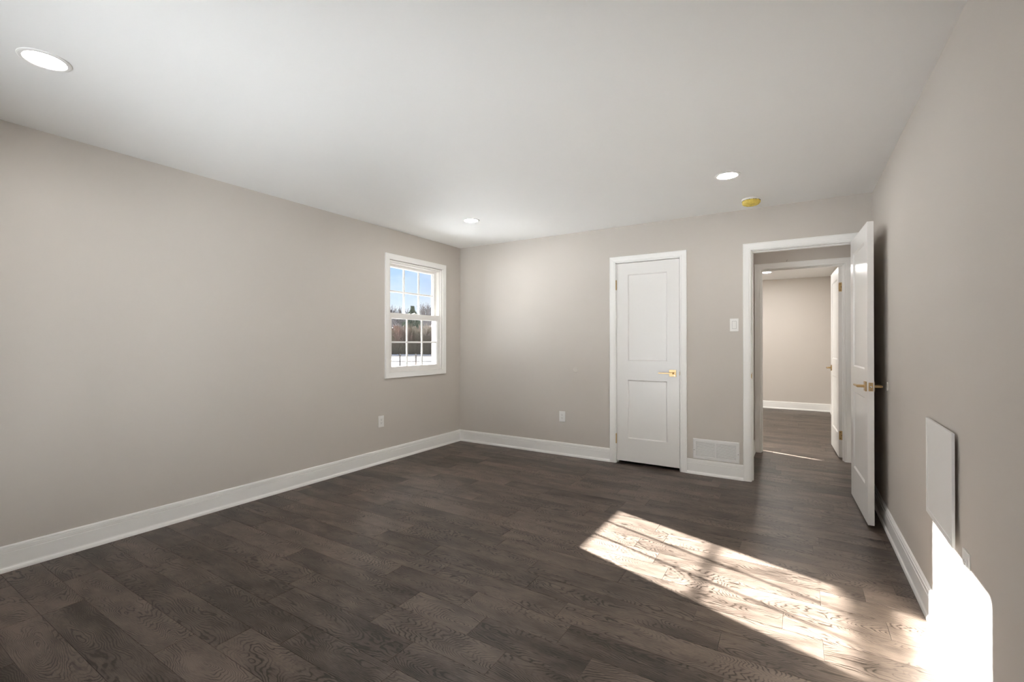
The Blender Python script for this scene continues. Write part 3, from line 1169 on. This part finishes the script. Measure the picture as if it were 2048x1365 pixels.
# thicket: tangled brush and dry undergrowth nobody could count, in three tones
bm = bmesh.new()
for mi, seed in ((0, 31), (1, 32), (2, 33)):
    rnd = random.Random(seed)
    n0 = len(bm.faces)
    for k in range(75):
        D = rnd.uniform(55.5, 60.5)
        px = rnd.uniform(738, 918)
        h = rnd.uniform(3.3, 4.4)
        c = Vector(out(D, S(px, D)))
        a = rnd.uniform(0, 6.28)
        limb(bm, c + Vector((0, 0, -0.1)), Vector((math.cos(a) * 0.45, math.sin(a) * 0.45, 1)).normalized(), 0.05, h * 0.34, 4, rnd, 3, 0.85, 0.05, (2, 4), 0.014)
    bm.faces.ensure_lookup_table()
    for f in bm.faces[n0:]:
        f.material_index = mi
rnd = random.Random(12)
n0 = len(bm.faces)
for k in range(14000):
    D = rnd.uniform(54, 58.5)
    s = rnd.uniform(S(735, 56), S(915, 56))
    z0 = gz(D) + rnd.uniform(-0.1, 1.6) * rnd.random()
    p = Vector(out(D, s, z0))
    d = Vector((rnd.uniform(-0.5, 0.5), rnd.uniform(-0.5, 0.5), rnd.uniform(0.4, 1.2))) * rnd.uniform(0.4, 1.0)
    w = Vector((rnd.uniform(-1, 1), rnd.uniform(-1, 1), 0)).normalized() * rnd.uniform(0.008, 0.02)
    w2 = Vector((-w.y, w.x, 0))
    a, b, c, e_ = bm.verts.new(p + w), bm.verts.new(p - w), bm.verts.new(p + w2), bm.verts.new(p + d)
    for f in ((a, b, e_), (b, c, e_), (c, a, e_)):
        bm.faces.new(f).material_index = 1
o = obj('thicket', bm, M_RUST)
o.data.materials.append(M_OLIVE)
o.data.materials.append(M_BARK)
tag(o, 'tangled brown brush and undergrowth at the edge of the woods', 'brush', kind='stuff')
bm = bmesh.new()
rows = []
for i, (D, zz) in enumerate(((80, 0.0), (82, 2.8), (86, 4.5), (98, 5.3), (125, 5.5))):
    rows.append([bm.verts.new(out(D, s, gz(D) + (zz * (1 + 0.13 * math.sin(s * 0.9) + 0.09 * math.sin(s * 2.3 + 1)) if zz else -0.5)))
                 for s in [-60 + 1.2 * j for j in range(100)]])
for a, b in zip(rows, rows[1:]):
    for j in range(99):
        bm.faces.new((a[j], a[j + 1], b[j + 1], b[j]))
struct('wooded_hillside', bm, M_TURF, 'brown wooded rise behind the treeline')

# fence
t = empty('rail_fence', out(32, S(825, 32)))
inv = Vector(t.location)
z_top = 0.33
bm = bmesh.new()


def bar(bm, p0, p1, w, h):
    p0, p1 = Vector(p0), Vector(p1)
    d = p1 - p0
    m = Matrix.Translation((p0 + p1) / 2) @ d.to_track_quat('X', 'Z').to_matrix().to_4x4()
    tbox(bm, m, -d.length / 2, d.length / 2, -w / 2, w / 2, -h / 2, h / 2)


for px in range(736, 930, 32):
    b_ = bmesh.new()
    x, y, _ = out(32, S(px, 32))
    box(b_, x - 0.05 - inv.x, x + 0.05 - inv.x, y - 0.05 - inv.y, y + 0.05 - inv.y, -0.3, z_top + 0.12 - inv.z)
    obj('post', b_, M_FENCE, t)
for zt in (z_top, z_top - 0.38):
    b_ = bmesh.new()
    bar(b_, Vector(out(31.9, S(730, 32), zt)) - inv, Vector(out(31.9, S(930, 32), zt)) - inv, 0.03, 0.07)
    obj('rail', b_, M_FENCE, t)
tag(t, 'low dark wooden rail fence standing in the snow', 'fence')

# small bare sapling near the house
rnd = random.Random(77)
t = empty('bare_sapling', out(19, S(858, 19)))
bm = bmesh.new()
for k in range(5):
    a = math.pi + rnd.uniform(-0.9, 0.9) + yaw
    limb(bm, Vector((0, 0, -0.05)), Vector((math.cos(a) * 0.9, math.sin(a) * 0.9, 0.75)).normalized(), 0.016, 0.62, 3, rnd, 4, 0.6, 0.0, (1, 3), 0.0045)
obj('branches', bm, M_BARK, t)
tag(t, 'small bare sapling leaning left close outside the window', 'tree')
